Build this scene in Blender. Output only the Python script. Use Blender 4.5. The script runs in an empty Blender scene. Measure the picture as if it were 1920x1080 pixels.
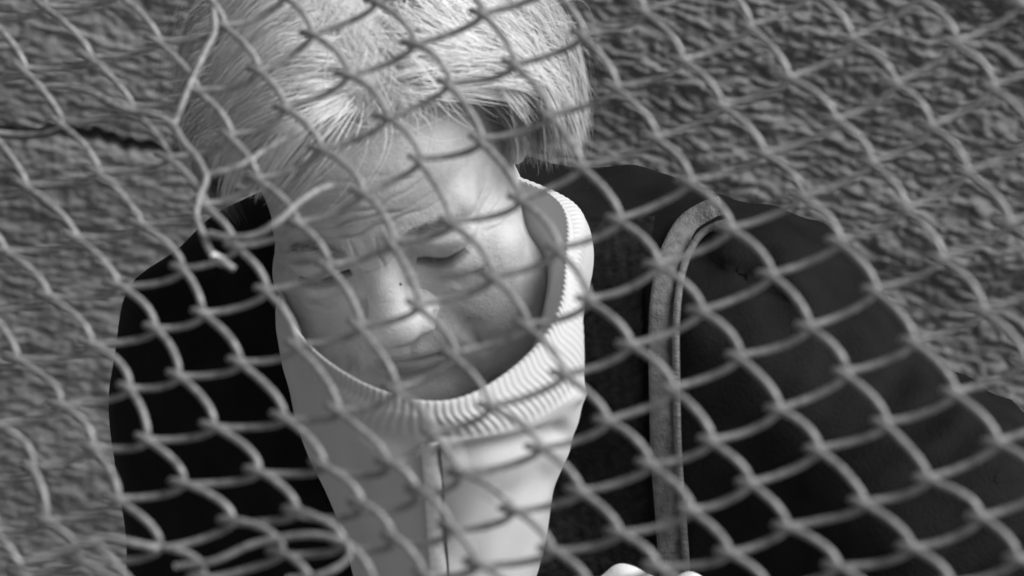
import bpy, bmesh, math, random
import numpy as np
from mathutils import Vector
from mathutils.bvhtree import BVHTree

random.seed(7)
rng = np.random.default_rng(7)
scene = bpy.context.scene
C = scene.collection

# ------------------------------------------------------------------ camera
PITCH = math.radians(25.0)
CAM = np.array([0.0, 0.0, 2.55])
FPX = 7140.0                                    # focal length in pixels of the 1920 wide photograph
XA = np.array([1.0, 0.0, 0.0])
YA = np.array([0.0, math.sin(PITCH), math.cos(PITCH)])
ZA = np.array([0.0, -math.cos(PITCH), math.sin(PITCH)])      # towards the viewer
cam_d = bpy.data.cameras.new('camera')
cam_d.lens = FPX / 1920.0 * 36.0
cam_d.sensor_width = 36.0
cam_d.clip_start = 0.05
cam_d.clip_end = 200.0
cam_d.dof.use_dof = True
cam_d.dof.focus_distance = 2.32
cam_d.dof.aperture_fstop = 6.3
cam = bpy.data.objects.new('camera', cam_d)
C.objects.link(cam)
cam.location = CAM
cam.rotation_euler = (math.radians(90) - PITCH, 0, 0)
scene.camera = cam

# ------------------------------------------------------------------ sky and sun
def cam2w(v):
    v = np.asarray(v, float)
    return v[..., 0:1] * XA + v[..., 1:2] * YA + v[..., 2:3] * ZA
SUN = cam2w(np.array([0.70, 0.57, 0.48]))
SUN = SUN / np.linalg.norm(SUN)
elev = math.asin(SUN[2]); azim = math.atan2(SUN[0], SUN[1])
world = bpy.data.worlds.new('World'); scene.world = world
world.use_nodes = True
nt = world.node_tree
for n in list(nt.nodes): nt.nodes.remove(n)
sky = nt.nodes.new('ShaderNodeTexSky'); sky.sky_type = 'NISHITA'; sky.sun_disc = False
sky.sun_elevation = elev; sky.sun_rotation = azim
bw = nt.nodes.new('ShaderNodeRGBToBW')
bg = nt.nodes.new('ShaderNodeBackground'); bg.inputs['Strength'].default_value = 0.056
wo = nt.nodes.new('ShaderNodeOutputWorld')
nt.links.new(sky.outputs[0], bw.inputs[0]); nt.links.new(bw.outputs[0], bg.inputs['Color'])
nt.links.new(bg.outputs[0], wo.inputs['Surface'])
sd = bpy.data.lights.new('sun', 'SUN'); sd.energy = 3.4; sd.angle = math.radians(42)
sun = bpy.data.objects.new('sun', sd); C.objects.link(sun)
sun.rotation_euler = Vector(SUN).to_track_quat('Z', 'Y').to_euler()
sun.location = (0, 0, 6)
scene.view_settings.view_transform = 'Standard'
scene.view_settings.look = 'None'
scene.view_settings.exposure = 0.46
scene.view_settings.gamma = 1.0
scene.view_settings.use_curve_mapping = False

# ------------------------------------------------------------------ maths helpers
def P(px, py, d):
    """world point seen at photo pixel (px, py) at depth d metres along the view axis"""
    px = np.asarray(px, float); py = np.asarray(py, float); d = np.asarray(d, float)
    v = np.stack([(px - 960) / FPX * d, -(py - 540) / FPX * d, -d + 0 * px], -1)
    return CAM + cam2w(v)
def topix(w):
    r = np.asarray(w) - CAM
    d = -(r @ ZA)
    return r @ XA / d * FPX + 960, 540 - r @ YA / d * FPX, d

def hash3(ix, iy, iz, seed):
    h = (ix.astype(np.int64) * 73856093) ^ (iy.astype(np.int64) * 19349663) ^ (iz.astype(np.int64) * 83492791) ^ (seed * 974711 + 12345)
    h = h & 0xffffffff
    for m_ in (0x45d9f3b, 0x2c1b3c6d):
        h = ((h ^ (h >> 16)) * m_) & 0xffffffff
    h = (h ^ (h >> 15)) & 0xffffffff
    return h.astype(np.float64) / 0xffffffff
def vnoise(p, seed=0):
    """value noise in -1..1 at points p (n,3)"""
    f = np.floor(p); t = p - f; t = t * t * (3 - 2 * t); i = f.astype(np.int64)
    out = 0
    for a in (0, 1):
        for b in (0, 1):
            for c in (0, 1):
                w = (t[..., 0] if a else 1 - t[..., 0]) * (t[..., 1] if b else 1 - t[..., 1]) * (t[..., 2] if c else 1 - t[..., 2])
                out = out + w * hash3(i[..., 0] + a, i[..., 1] + b, i[..., 2] + c, seed)
    return out * 2 - 1
def fbm(p, octs=4, seed=0, gain=0.5):
    o = 0; a = 1.0
    for k in range(octs):
        o = o + a * vnoise(p * (2.03 ** k), seed + k * 17); a *= gain
    return o

def mesh_from(name, v, f, mat, parent=None, smooth=True, loc=None):
    me = bpy.data.meshes.new(name)
    v = np.asarray(v, np.float64)
    o = bpy.data.objects.new(name, me)
    if parent is not None:
        v = v - np.array(parent.location)
        o.parent = parent
    elif loc is not None:
        v = v - np.asarray(loc); o.location = loc
    if isinstance(f, np.ndarray):
        k = f.shape[1]
        me.vertices.add(len(v)); me.vertices.foreach_set('co', v.astype(np.float32).ravel())
        me.loops.add(f.size); me.loops.foreach_set('vertex_index', f.astype(np.int32).ravel())
        me.polygons.add(len(f)); me.polygons.foreach_set('loop_start', (np.arange(len(f)) * k).astype(np.int32))
        me.update(calc_edges=True)
    else:
        me.from_pydata(v.tolist(), [], f)
    if smooth: me.polygons.foreach_set('use_smooth', [True] * len(me.polygons))
    me.materials.append(mat)
    me.validate()
    C.objects.link(o)
    return o

def grid_faces(nu, nv, wrap_u=False, wrap_v=False):
    iu = np.arange(nu if wrap_u else nu - 1); iv = np.arange(nv if wrap_v else nv - 1)
    I, J = np.meshgrid(iu, iv, indexing='ij')
    I2 = (I + 1) % nu; J2 = (J + 1) % nv
    return np.stack([I * nv + J, I2 * nv + J, I2 * nv + J2, I * nv + J2], -1).reshape(-1, 4)

def tube(path, rad, sides=8):
    path = np.asarray(path); n = len(path)
    rad = np.broadcast_to(np.asarray(rad, float), (n,))
    T = np.gradient(path, axis=0); T /= np.linalg.norm(T, axis=1, keepdims=True) + 1e-12
    N = np.zeros_like(path); a = np.array([0.3, 0.5, 0.81])
    a = a - T[0] * (a @ T[0]); N[0] = a / np.linalg.norm(a)
    for i in range(1, n):
        a = N[i - 1] - T[i] * (N[i - 1] @ T[i]); N[i] = a / (np.linalg.norm(a) + 1e-12)
    B = np.cross(T, N)
    th = np.linspace(0, 2 * math.pi, sides, endpoint=False)
    v = path[:, None] + rad[:, None, None] * (np.cos(th)[None, :, None] * N[:, None] + np.sin(th)[None, :, None] * B[:, None])
    f = grid_faces(n, sides, wrap_v=True)
    v = v.reshape(-1, 3)
    f = f[:, ::-1].tolist()
    f.append(list(range(sides))); f.append([(n - 1) * sides + k for k in range(sides)][::-1])
    return v, f

def catmull(pts, n):
    pts = np.asarray(pts, float)
    p = np.vstack([2 * pts[0] - pts[1], pts, 2 * pts[-1] - pts[-2]])
    s = np.linspace(0, len(pts) - 1 - 1e-9, n); i = np.floor(s).astype(int); t = (s - i)[:, None]
    a, b, c, d = p[i], p[i + 1], p[i + 2], p[i + 3]
    return 0.5 * (2 * b + (c - a) * t + (2 * a - 5 * b + 4 * c - d) * t ** 2 + (3 * b - a - 3 * c + d) * t ** 3)

# signed distance helpers (any unit)
def ell(p, c, r, rot=None):
    q = p - np.asarray(c, p.dtype)
    if rot is not None: q = q @ np.asarray(rot, p.dtype)
    r = np.asarray(r, p.dtype)
    k0 = np.sqrt(((q / r) ** 2).sum(-1)); k1 = np.sqrt(((q / (r * r)) ** 2).sum(-1)) + 1e-9
    return k0 * (k0 - 1) / k1
def cap(p, a, b, ra, rb):
    a = np.asarray(a, p.dtype); b = np.asarray(b, p.dtype)
    ab = b - a; t = np.clip(((p - a) @ ab) / (ab @ ab), 0, 1)
    return np.sqrt(((p - a - t[..., None] * ab) ** 2).sum(-1)) - (ra + (rb - ra) * t)
def smin(a, b, k):
    h = np.maximum(k - np.abs(a - b), 0) / k
    return np.minimum(a, b) - h * h * k * 0.25
def smax(a, b, k): return -smin(-a, -b, k)
def rotx(a): c, s = math.cos(a), math.sin(a); return np.array([[1, 0, 0], [0, c, -s], [0, s, c]])
def roty(a): c, s = math.cos(a), math.sin(a); return np.array([[c, 0, s], [0, 1, 0], [-s, 0, c]])
def rotz(a): c, s = math.cos(a), math.sin(a); return np.array([[c, -s, 0], [s, c, 0], [0, 0, 1]])

def surface_nets(fn, lo, hi, h):
    """polygonise fn = 0 on a grid"""
    lo = np.asarray(lo, float); hi = np.asarray(hi, float)
    n = np.ceil((hi - lo) / h).astype(int) + 1
    ax = [lo[k] + h * np.arange(n[k]) for k in range(3)]
    val = np.empty(n, np.float32)
    Y, Z = np.meshgrid(ax[1], ax[2], indexing='ij')
    for s in range(0, n[0], 24):
        xs = ax[0][s:s + 24]
        p = np.stack([np.broadcast_to(xs[:, None, None], (len(xs),) + Y.shape), np.broadcast_to(Y, (len(xs),) + Y.shape), np.broadcast_to(Z, (len(xs),) + Y.shape)], -1)
        val[s:s + 24] = fn(p)
    ins = val < 0
    cnt = np.zeros(n - 1, np.float32); acc = np.zeros(tuple(n - 1) + (3,), np.float32)
    sl = lambda o, k: slice(o, n[k] - 1 + o)
    cor = [(a, b, c) for a in (0, 1) for b in (0, 1) for c in (0, 1)]
    for A in cor:
        for k in range(3):
            if A[k] == 0:
                B = list(A); B[k] = 1
                va = val[sl(A[0], 0), sl(A[1], 1), sl(A[2], 2)]; vb = val[sl(B[0], 0), sl(B[1], 1), sl(B[2], 2)]
                m = (va < 0) != (vb < 0)
                t = np.where(m, va / np.where(m, va - vb, 1), 0)
                cnt += m
                for q in range(3):
                    acc[..., q] += np.where(m, (A[q] + (t if q == k else 0)), 0)
    act = cnt > 0
    idx = -np.ones(n - 1, np.int64); idx[act] = np.arange(act.sum())
    cells = np.argwhere(act)
    verts = lo + h * (cells + acc[act] / cnt[act][:, None])
    faces = []
    for k in range(3):
        a, b = (k + 1) % 3, (k + 2) % 3
        s0 = [slice(1, n[q] - 1) for q in range(3)]; s0[k] = slice(0, n[k] - 1)
        s1 = list(s0); s1[k] = slice(1, n[k])
        i0, i1 = ins[tuple(s0)], ins[tuple(s1)]
        for flip in (False, True):
            m = (i0 & ~i1) if not flip else (~i0 & i1)
            e = np.argwhere(m)
            if not len(e): continue
            off = np.ones(3, int); off[k] = 0; e = e + off
            def g(da, db):
                q = e.copy(); q[:, a] -= da; q[:, b] -= db
                return idx[q[:, 0], q[:, 1], q[:, 2]]
            f = np.stack([g(1, 1), g(0, 1), g(0, 0), g(1, 0)], -1)
            faces.append(f[:, ::-1] if flip else f)
    return verts, np.vstack(faces)

# ------------------------------------------------------------------ materials
def mat(name, base, rough=0.6, spec=0.3, var=None, bump=None, metallic=0.0, sss=0.0, sheen=0.0, extra=None):
    """var=(scale, amount, detail), bump=(scale, distance, detail)"""
    m = bpy.data.materials.new(name); m.use_nodes = True
    t = m.node_tree; b = t.nodes['Principled BSDF']
    b.inputs['Roughness'].default_value = rough
    b.inputs['Specular IOR Level'].default_value = spec
    b.inputs['Metallic'].default_value = metallic
    b.inputs['Base Color'].default_value = (base, base, base, 1)
    if sss:
        b.inputs['Subsurface Weight'].default_value = sss
        b.inputs['Subsurface Radius'].default_value = (0.006, 0.006, 0.006)
        b.inputs['Subsurface Scale'].default_value = 1.0
    if sheen:
        b.inputs['Sheen Weight'].default_value = sheen
    tc = t.nodes.new('ShaderNodeTexCoord')
    if var:
        nz = t.nodes.new('ShaderNodeTexNoise'); nz.inputs['Scale'].default_value = var[0]; nz.inputs['Detail'].default_value = var[2]
        t.links.new(tc.outputs['Object'], nz.inputs['Vector'])
        mr = t.nodes.new('ShaderNodeMapRange')
        mr.inputs['From Min'].default_value = 0.3; mr.inputs['From Max'].default_value = 0.7
        mr.inputs['To Min'].default_value = base * (1 - var[1]); mr.inputs['To Max'].default_value = base * (1 + var[1])
        t.links.new(nz.outputs['Fac'], mr.inputs['Value']); t.links.new(mr.outputs[0], b.inputs['Base Color'])
    if bump:
        nb = t.nodes.new('ShaderNodeTexNoise'); nb.inputs['Scale'].default_value = bump[0]; nb.inputs['Detail'].default_value = bump[2]
        t.links.new(tc.outputs['Object'], nb.inputs['Vector'])
        bp = t.nodes.new('ShaderNodeBump'); bp.inputs['Strength'].default_value = 1.0; bp.inputs['Distance'].default_value = bump[1]
        t.links.new(nb.outputs['Fac'], bp.inputs['Height']); t.links.new(bp.outputs[0], b.inputs['Normal'])
    return m

M_wall = mat('rough_stone', 0.235, 0.92, 0.15, var=(9, 0.22, 8), bump=(320, 0.0016, 5))
M_ground = mat('ground_concrete', 0.14, 0.9, 0.2, var=(3, 0.3, 6), bump=(60, 0.004, 6))
M_wire = mat('galvanised_wire', 0.27, 0.42, 0.5, var=(260, 0.42, 6), bump=(700, 0.0006, 4), metallic=0.15)
M_wire_end = mat('cut_wire_end', 0.85, 0.3, 0.6, var=(300, 0.1, 2), metallic=0.2)
M_skin = mat('skin', 0.50, 0.5, 0.4, var=(70, 0.14, 8), bump=(600, 0.0005, 5), sss=0.25)
M_lips = mat('lips', 0.40, 0.45, 0.4, var=(60, 0.10, 4), bump=(700, 0.0002, 3), sss=0.3)
M_mole = mat('mole', 0.14, 0.6, 0.3, var=(300, 0.2, 2))
M_lash = mat('lashes', 0.03, 0.6, 0.3, var=(500, 0.2, 2))
M_knit = mat('white_jersey', 0.62, 0.85, 0.2, var=(20, 0.05, 4), bump=(1400, 0.0003, 3), sheen=0.2)
M_coat = mat('black_coat_cloth', 0.0075, 0.78, 0.12, var=(40, 0.4, 6), bump=(420, 0.0006, 6))
M_card = mat('dark_knit', 0.012, 0.9, 0.12, var=(120, 0.5, 3), bump=(330, 0.001, 3))
M_trim = mat('grey_braid', 0.125, 0.7, 0.3, var=(180, 0.35, 4), bump=(700, 0.0009, 3))
M_trim2 = mat('pale_piping', 0.13, 0.6, 0.3, var=(260, 0.3, 4), bump=(700, 0.0007, 3))
M_trouser = mat('dark_trousers', 0.03, 0.85, 0.2, var=(40, 0.2, 4), bump=(300, 0.0006, 3))
M_zip = mat('zip_tape', 0.76, 0.5, 0.4, var=(200, 0.12, 3), bump=(900, 0.0004, 2))
M_white = mat('white_cotton', 0.72, 0.8, 0.2, var=(60, 0.04, 3), bump=(700, 0.0004, 3))

def hair_material(name, base, spread):
    m = bpy.data.materials.new(name); m.use_nodes = True
    t = m.node_tree; b = t.nodes['Principled BSDF']
    at = t.nodes.new('ShaderNodeAttribute'); at.attribute_name = 'tone'
    tc = t.nodes.new('ShaderNodeTexCoord')
    nz = t.nodes.new('ShaderNodeTexNoise'); nz.inputs['Scale'].default_value = 400
    t.links.new(tc.outputs['Object'], nz.inputs['Vector'])
    mr = t.nodes.new('ShaderNodeMapRange'); mr.inputs['To Min'].default_value = 1 - spread; mr.inputs['To Max'].default_value = 1 + spread
    t.links.new(nz.outputs['Fac'], mr.inputs['Value'])
    mu = t.nodes.new('ShaderNodeMath'); mu.operation = 'MULTIPLY'
    t.links.new(at.outputs['Fac'], mu.inputs[0]); t.links.new(mr.outputs[0], mu.inputs[1])
    t.links.new(mu.outputs[0], b.inputs['Base Color'])
    b.inputs['Roughness'].default_value = 0.5
    b.inputs['Specular IOR Level'].default_value = 0.55
    return m
M_hair = hair_material('white_hair', 0.7, 0.15)
M_cap = mat('hair_underlayer', 0.68, 0.7, 0.3, var=(120, 0.25, 4), bump=(300, 0.001, 3))

# ------------------------------------------------------------------ ground and wall
g = 30.0
gx = np.linspace(-g, g, 61); gy = np.linspace(-g, g, 61)
GX, GY = np.meshgrid(gx, gy, indexing='ij')
gv = np.stack([GX, GY, 0 * GX], -1).reshape(-1, 3)
ground = mesh_from('ground', gv, grid_faces(61, 61), M_ground)
ground['kind'] = 'structure'

WALL_Y = (P(960, 540, 2.86))[1]
def axis(lo, hi, flo, fhi, fine, coarse):
    return np.concatenate([np.arange(lo, flo, coarse), np.arange(flo, fhi, fine), np.arange(fhi, hi + coarse, coarse)])
wx = axis(-3.0, 3.0, -0.75, 0.75, 0.0023, 0.03)
wz0 = P(960, 1080, 2.92)[2]; wz1 = P(960, 0, 2.75)[2]
wz = axis(-0.05, 3.2, wz0 - 0.16, wz1 + 0.14, 0.0013, 0.03)
WX, WZ = np.meshgrid(wx, wz, indexing='ij')
_a, _b = P(150, 272, 1.0), CAM
CRZ = _b[2] + (_a[2] - _b[2]) * (WALL_Y - _b[1]) / (_a[1] - _b[1])
def wall_height(X, Z):
    sl = 0.20 * np.clip((X + 0.05) / 0.2, 0, 1) + 0.03
    Zt = Z + sl * X                                    # courses of relief slope down to the right
    w = 0.006 * vnoise(np.stack([X * 30, Zt * 60, 0 * X], -1), 3)
    Zt = Zt + w
    q = lambda a, b, c: np.stack([X * a, Zt * b, X * a * 0.6 + Zt * b * 0.35 + c], -1)
    h = 0.0031 * fbm(q(72, 230, 1.3), 3, 11, 0.65)
    h += 0.0020 * (1 - 2 * np.abs(vnoise(q(120, 420, 5.1), 41))) 
    h += 0.0105 * fbm(q(7, 16, 7.7), 2, 23) * 0.6
    fade = np.clip((0.95 - np.abs(X)) / 0.2, 0.15, 1) * np.clip((0.62 - np.abs(Z - (wz0 + wz1) / 2)) / 0.1, 0.15, 1)
    left = np.clip((-X - 0.10) / 0.1, 0, 1)
    h = h * fade
    h = h * (1 - 0.35 * left)
    zc = CRZ - 0.010 * np.sin(X * 22) + 0.004 * vnoise(np.stack([X * 60, 0 * X, 0 * X], -1), 5)
    m = np.exp(-((Z - zc + 0.0025 * vnoise(np.stack([X * 160, 0 * X, 0 * X], -1), 6)) / 0.0034) ** 2) * np.clip((-X - 0.235) / 0.03, 0, 1)
    h -= 0.034 * m
    return h
H = wall_height(WX, WZ)
wv = np.stack([WX, WALL_Y - H, WZ], -1).reshape(-1, 3)
wall = mesh_from('stone_wall', wv, grid_faces(len(wx), len(wz))[:, ::-1], M_wall)
bk = [[-3.0, WALL_Y + 0.3, -0.05], [3.0, WALL_Y + 0.3, -0.05], [3.0, WALL_Y + 0.3, 3.23], [-3.0, WALL_Y + 0.3, 3.23],
      [-3.0, WALL_Y + 0.09, -0.05], [3.0, WALL_Y + 0.09, -0.05], [3.0, WALL_Y + 0.09, 3.23], [-3.0, WALL_Y + 0.09, 3.23]]
mesh_from('wall_core', bk, [[0, 3, 2, 1], [4, 5, 6, 7], [0, 1, 5, 4], [1, 2, 6, 5], [2, 3, 7, 6], [3, 0, 4, 7]], M_wall, smooth=False).parent = wall
wall['label'] = 'rough weathered stone wall with a dark crack behind the bowed man'
wall['category'] = 'wall'

# ------------------------------------------------------------------ chain-link fence
KN = {
 (0,0):(1275,737),(0,1):(1347,837),(0,2):(1418,918),(0,3):(1488,998),(0,4):(1582,1072),(0,-1):(1195,658),(0,-2):(1118,573),(0,-3):(1063,475),
 (0,-4):(992,382),(0,-5):(916,271),(0,-6):(857,163),(0,-7):(793,92),(0,-8):(720,12),
 (1,4):(1723,1038),(1,3):(1633,950),(1,2):(1550,853),(1,1):(1477,780),(1,0):(1400,677),(1,-1):(1328,592),(1,-2):(1247,507),(1,-3):(1177,420),
 (1,-4):(1102,320),(1,-5):(1045,222),(1,-6):(978,130),(1,-7):(918,33),
 (2,5):(1920,1057),(2,4):(1853,978),(2,3):(1750,908),(2,2):(1675,803),(2,1):(1600,707),(2,0):(1533,622),(2,-1):(1460,525),(2,-2):(1382,439),
 (2,-3):(1307,350),(2,-4):(1245,268),(2,-5):(1170,172),(2,-6):(1108,73),
 (3,3):(1883,840),(3,2):(1803,747),(3,1):(1727,650),(3,0):(1657,553),(3,-1):(1587,462),(3,-2):(1517,377),(3,-3):(1443,297),(3,-4):(1363,205),
 (3,-5):(1293,123),(3,-6):(1218,30),
 (4,1):(1857,592),(4,0):(1778,493),(4,-1):(1713,402),(4,-2):(1648,313),(4,-3):(1578,237),(4,-4):(1492,157),(4,-5):(1420,57),
 (5,0):(1907,427),(5,-1):(1827,332),(5,-2):(1760,248),(5,-3):(1692,167),(5,-4):(1610,83),
 (6,-2):(1873,173),(6,-3):(1807,90),(6,-4):(1730,3),
 (-1,0):(1152,798),(-1,1):(1233,878),(-1,2):(1310,965),(-1,3):(1380,1048),(-1,-1):(1073,712),(-1,-2):(1003,617),(-1,-3):(940,527),(-1,-4):(863,425),
 (-1,-5):(805,305),(-1,-6):(743,230),(-1,-7):(667,150),(-1,-8):(600,73),(-1,-9):(550,3),
 (-2,0):(1027,850),(-2,1):(1100,932),(-2,2):(1173,1007),(-2,3):(1245,1070),(-2,-1):(930,772),(-2,-2):(867,670),(-2,-3):(800,583),(-2,-4):(753,457),
 (-2,-5):(695,370),(-2,-6):(617,290),(-2,-7):(550,213),(-2,-8):(502,142),(-2,-9):(436,58),
 (-3,0):(873,900),(-3,1):(977,967),(-3,2):(1050,1043),(-3,-1):(830,820),(-3,-2):(757,742),(-3,-3):(693,618),(-3,-4):(630,507),(-3,-5):(570,427),
 (-3,-6):(496,345),(-3,-7):(452,263),(-3,-8):(385,178),(-3,-9):(310,85),(-3,-10):(235,-5),
 (-4,2):(907,1067),(-4,1):(862,1000),(-4,0):(800,930),(-4,-1):(743,882),(-4,-2):(648,778),(-4,-3):(573,657),(-4,-4):(514,553),(-4,-5):(457,471),
 (-4,-6):(400,393),(-4,-7):(330,303),(-4,-8):(260,207),(-4,-9):(183,115),(-4,-10):(100,20),
 (-5,1):(755,1020),(-5,0):(693,957),(-5,-1):(620,880),(-5,-2):(547,792),(-5,-3):(463,688),(-5,-4):(393,597),(-5,-5):(360,513),(-5,-6):(277,430),
 (-5,-7):(197,328),(-5,-8):(127,237),(-5,-9):(62,135),(-5,-10):(-8,35),
 (-6,1):(660,1025),(-6,0):(567,968),(-6,-1):(497,893),(-6,-2):(413,810),(-6,-3):(347,713),(-6,-4):(310,623),(-6,-5):(233,545),(-6,-6):(157,452),
 (-6,-7):(59,352),(-6,-8):(2,257),
 (-7,1):(540,1045),(-7,0):(447,987),(-7,-1):(355,917),(-7,-2):(290,832),(-7,-3):(260,735),(-7,-4):(183,657),(-7,-5):(103,563),(-7,-6):(23,480),
 (-8,0):(310,1040),(-8,-1):(233,945),(-8,-2):(190,847),(-8,-3):(125,770),(-8,-4):(43,682),(-8,-5):(-15,590),
 (-9,0):(160,1060),(-9,-1):(100,985),(-9,-2):(80,883),(-9,-3):(0,805),(-10,-2):(-20,905),
}
M0, M1, N0, N1 = -20, 14, -20, 14
nm, nn = M1 - M0 + 1, N1 - N0 + 1
def nid(m, n): return (m - M0) * nn + (n - N0)
rows = []; rhs = []
for (m, n), (x, y) in KN.items():
    r = np.zeros(nm * nn); r[nid(m, n)] = 6.0; rows.append(r); rhs.append((6.0 * (x - 26), 6.0 * (y - 12)))
for m in range(M0, M1 + 1):
    for n in range(N0, N1 + 1):
        for dm, dn in ((1, 0), (0, 1)):
            if M0 <= m - dm and m + dm <= M1 and N0 <= n - dn and n + dn <= N1:
                r = np.zeros(nm * nn); r[nid(m, n)] = -2; r[nid(m - dm, n - dn)] = 1; r[nid(m + dm, n + dn)] = 1
                rows.append(r * 0.6); rhs.append((0, 0))
        # keep far cells close to the mean cell
        for dm, dn, vx, vy in ((1, 0, 126, -54), (0, 1, 71, 90)):
            if m + dm <= M1 and n + dn <= N1:
                r = np.zeros(nm * nn); r[nid(m, n)] = -1; r[nid(m + dm, n + dn)] = 1
                rows.append(r * 0.05); rhs.append((vx * 0.05, vy * 0.05))
A = np.array(rows); Bv = np.array(rhs)
S = np.linalg.solve(A.T @ A, A.T @ Bv).reshape(nm, nn, 2)
def fence_depth(px, py):
    # the panel leans: its upper and left parts are farther off
    NX, NY, NZ = -0.22, 0.50, 0.84
    u = (px - 960) / FPX; v = -(py - 540) / FPX
    d0 = 1.88
    return d0 * NZ / (NZ - NX * u - NY * v)
FP = P(S[..., 0], S[..., 1], fence_depth(S[..., 0], S[..., 1]))
FP = FP + (0.0025 * vnoise(FP * 14.0, 9))[..., None] * ZA
def fence_at(m, n):
    m = np.clip(np.asarray(m, float) - M0, 1, nm - 2.001); n = np.clip(np.asarray(n, float) - N0, 1, nn - 2.001)
    i = np.floor(m).astype(int); j = np.floor(n).astype(int); s = m - i; t = n - j
    def w(t): return [0.5 * (-t + 2 * t ** 2 - t ** 3), 0.5 * (2 - 5 * t ** 2 + 3 * t ** 3), 0.5 * (t + 4 * t ** 2 - 3 * t ** 3), 0.5 * (-t ** 2 + t ** 3)]
    ws, wt = w(s), w(t); o = 0
    for a in range(4):
        for b in range(4):
            o = o + (ws[a] * wt[b])[..., None] * FP[np.clip(i - 1 + a, 0, nm - 1), np.clip(j - 1 + b, 0, nn - 1)]
    return o
def fence_normal(m, n):
    e = 0.3
    a = fence_at(m + e, n) - fence_at(m - e, n); b = fence_at(m, n + e) - fence_at(m, n - e)
    k = np.cross(a, b); k /= np.linalg.norm(k, axis=-1, keepdims=True)
    return k * np.where((k @ ZA) > 0, 1, -1)[..., None]
WR = 0.00175
HD = 0.0068
fence = bpy.data.objects.new('chain_link_fence', None); C.objects.link(fence)
fence.location = P(960, 1500, fence_depth(np.array(960.), np.array(1500.)))
fence['label'] = 'sagging galvanised chain-link fence with torn wires in front of the man'
fence['category'] = 'fence'
E = 0.075
K = 14
CUT = {}      # wire index -> (first strand, last strand) left out, torn place
for c in range(-26, 16):
    mm, uu = [], []
    pts_m, pts_n, off = [], [], []
    # strands: k-th pair starts at the left knot (m, n) with m + n = c
    ms = [m for m in range(M1 - 1, M0 + 1, -1) if N0 + 1 <= c - m <= N1 - 2]
    if len(ms) < 3: continue
    for m in ms:
        n = c - m
        for kind in (0, 1):
            t = np.arange(K) / K
            u = 0.45 * t + 0.55 * (1 - np.cos(math.pi * t)) / 2
            bow = np.sin(math.pi * t) ** 0.75
            if kind == 0:
                a = np.array([m - E, n - E]); b = np.array([m + E, n + 1 + E]); s = 1
            else:
                a = np.array([m + E, n + 1 + E]); b = np.array([m - 1 - E, n + 1 - E]); s = -1
            q = a + (b - a) * u[:, None]
            x0, y0, _ = topix(fence_at(q[:1, 0], q[:1, 1]))
            loose_k = 1.0 + 0.9 * float(np.clip((760 - x0[0]) / 260, 0, 1) * np.clip((y0[0] - 380) / 250, 0, 1))
            if kind == 0: q[:, 0] += 0.095 * loose_k * np.sin(math.pi * t ** 1.25)
            else: q[:, 1] += 0.035 * np.sin(math.pi * t ** 0.85)
            pts_m.append(q[:, 0]); pts_n.append(q[:, 1]); off.append(s * HD * bow * (1 + 1.0 * math.exp(-((x0[0] - 770) / 150) ** 2 - ((y0[0] - 950) / 100) ** 2)))
    pm = np.concatenate(pts_m); pn = np.concatenate(pts_n); of = np.concatenate(off)
    # skip the parts far outside the picture
    w = fence_at(pm, pn)
    x, y, _ = topix(w)
    keep = (x > -800) & (x < 2720) & (y > -560) & (y < 1700)
    if keep.sum() < 20: continue
    i0, i1 = np.argmax(keep), len(keep) - np.argmax(keep[::-1])
    w = w[i0:i1]; nrm = fence_normal(pm[i0:i1], pn[i0:i1]); of = of[i0:i1]
    path = w + nrm * of[:, None]
    path = path + 0.0006 * np.stack([vnoise(w * 55, 60), vnoise(w * 55, 61), vnoise(w * 55, 62)], -1)
    ker = np.array([.25, .5, .25])
    for _ in range(2):
        pp = np.vstack([path[:1], path, path[-1:]]); path = ker[0] * pp[:-2] + ker[1] * pp[1:-1] + ker[2] * pp[2:]
    v, f = tube(path, WR, 10)
    mesh_from('wire', v, f, M_wire, fence)

def loose(pts, r=WR, end=False, name='torn_wire'):
    pts = np.array(pts, float)
    d = fence_depth(pts[:, 0], pts[:, 1]) - pts[:, 2]
    w = catmull(P(pts[:, 0], pts[:, 1], d), 12 * len(pts))
    v, f = tube(w, r, 8)
    o = mesh_from(name, v, f, M_wire, fence)
    if end:
        e0, e1 = w[-26], w[-3]
        v, f = tube(np.stack([e0, (e0 + e1) / 2, e1]), [r * 1.2, r * 1.35, r * 0.35], 8)
        mesh_from('bright_wire_end', v, f, M_wire_end, fence)
# third value: how far in front of the mesh (metres)
loose([(92, 163, .0), (145, 166, .006), (185, 180, .010), (235, 205, .010), (282, 213, .010), (322, 232, .010), (345, 268, .010), (372, 300, .010), (386, 335, .010), (374, 370, .010), (368, 405, .008), (383, 445, .008), (398, 478, .008), (420, 492, .008), (440, 505, .004)], WR * 1.05, end=True, name='tie_wire')
loose([(392, -20, .006), (400, 20, .008), (402, 60, .009), (385, 95, .010), (362, 145, .012), (345, 185, .012), (328, 230, .008)], WR * 1.0, name='tie_wire')
loose([(392, 438, .012), (430, 445, .014), (480, 440, .016), (525, 412, .018), (560, 380, .014), (600, 355, .006), (640, 345, -.004)], WR * 1.05, name='torn_wire')
loose([(378, 335, .008), (400, 325, .008), (430, 318, .008), (470, 300, .006), (487, 288, .002), (520, 268, .0), (570, 240, -.004)], WR, name='torn_wire')
loose([(40, 1055, .01), (100, 1040, .01), (160, 1018, .014), (200, 1010, .014), (250, 1018, .014), (300, 1030, .008)], WR * 1.1, name='tie_wire')
loose([(185, 1020, .012), (215, 1055, .012), (245, 1090, .010), (280, 1130, .008)], WR, name='tie_wire')

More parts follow.
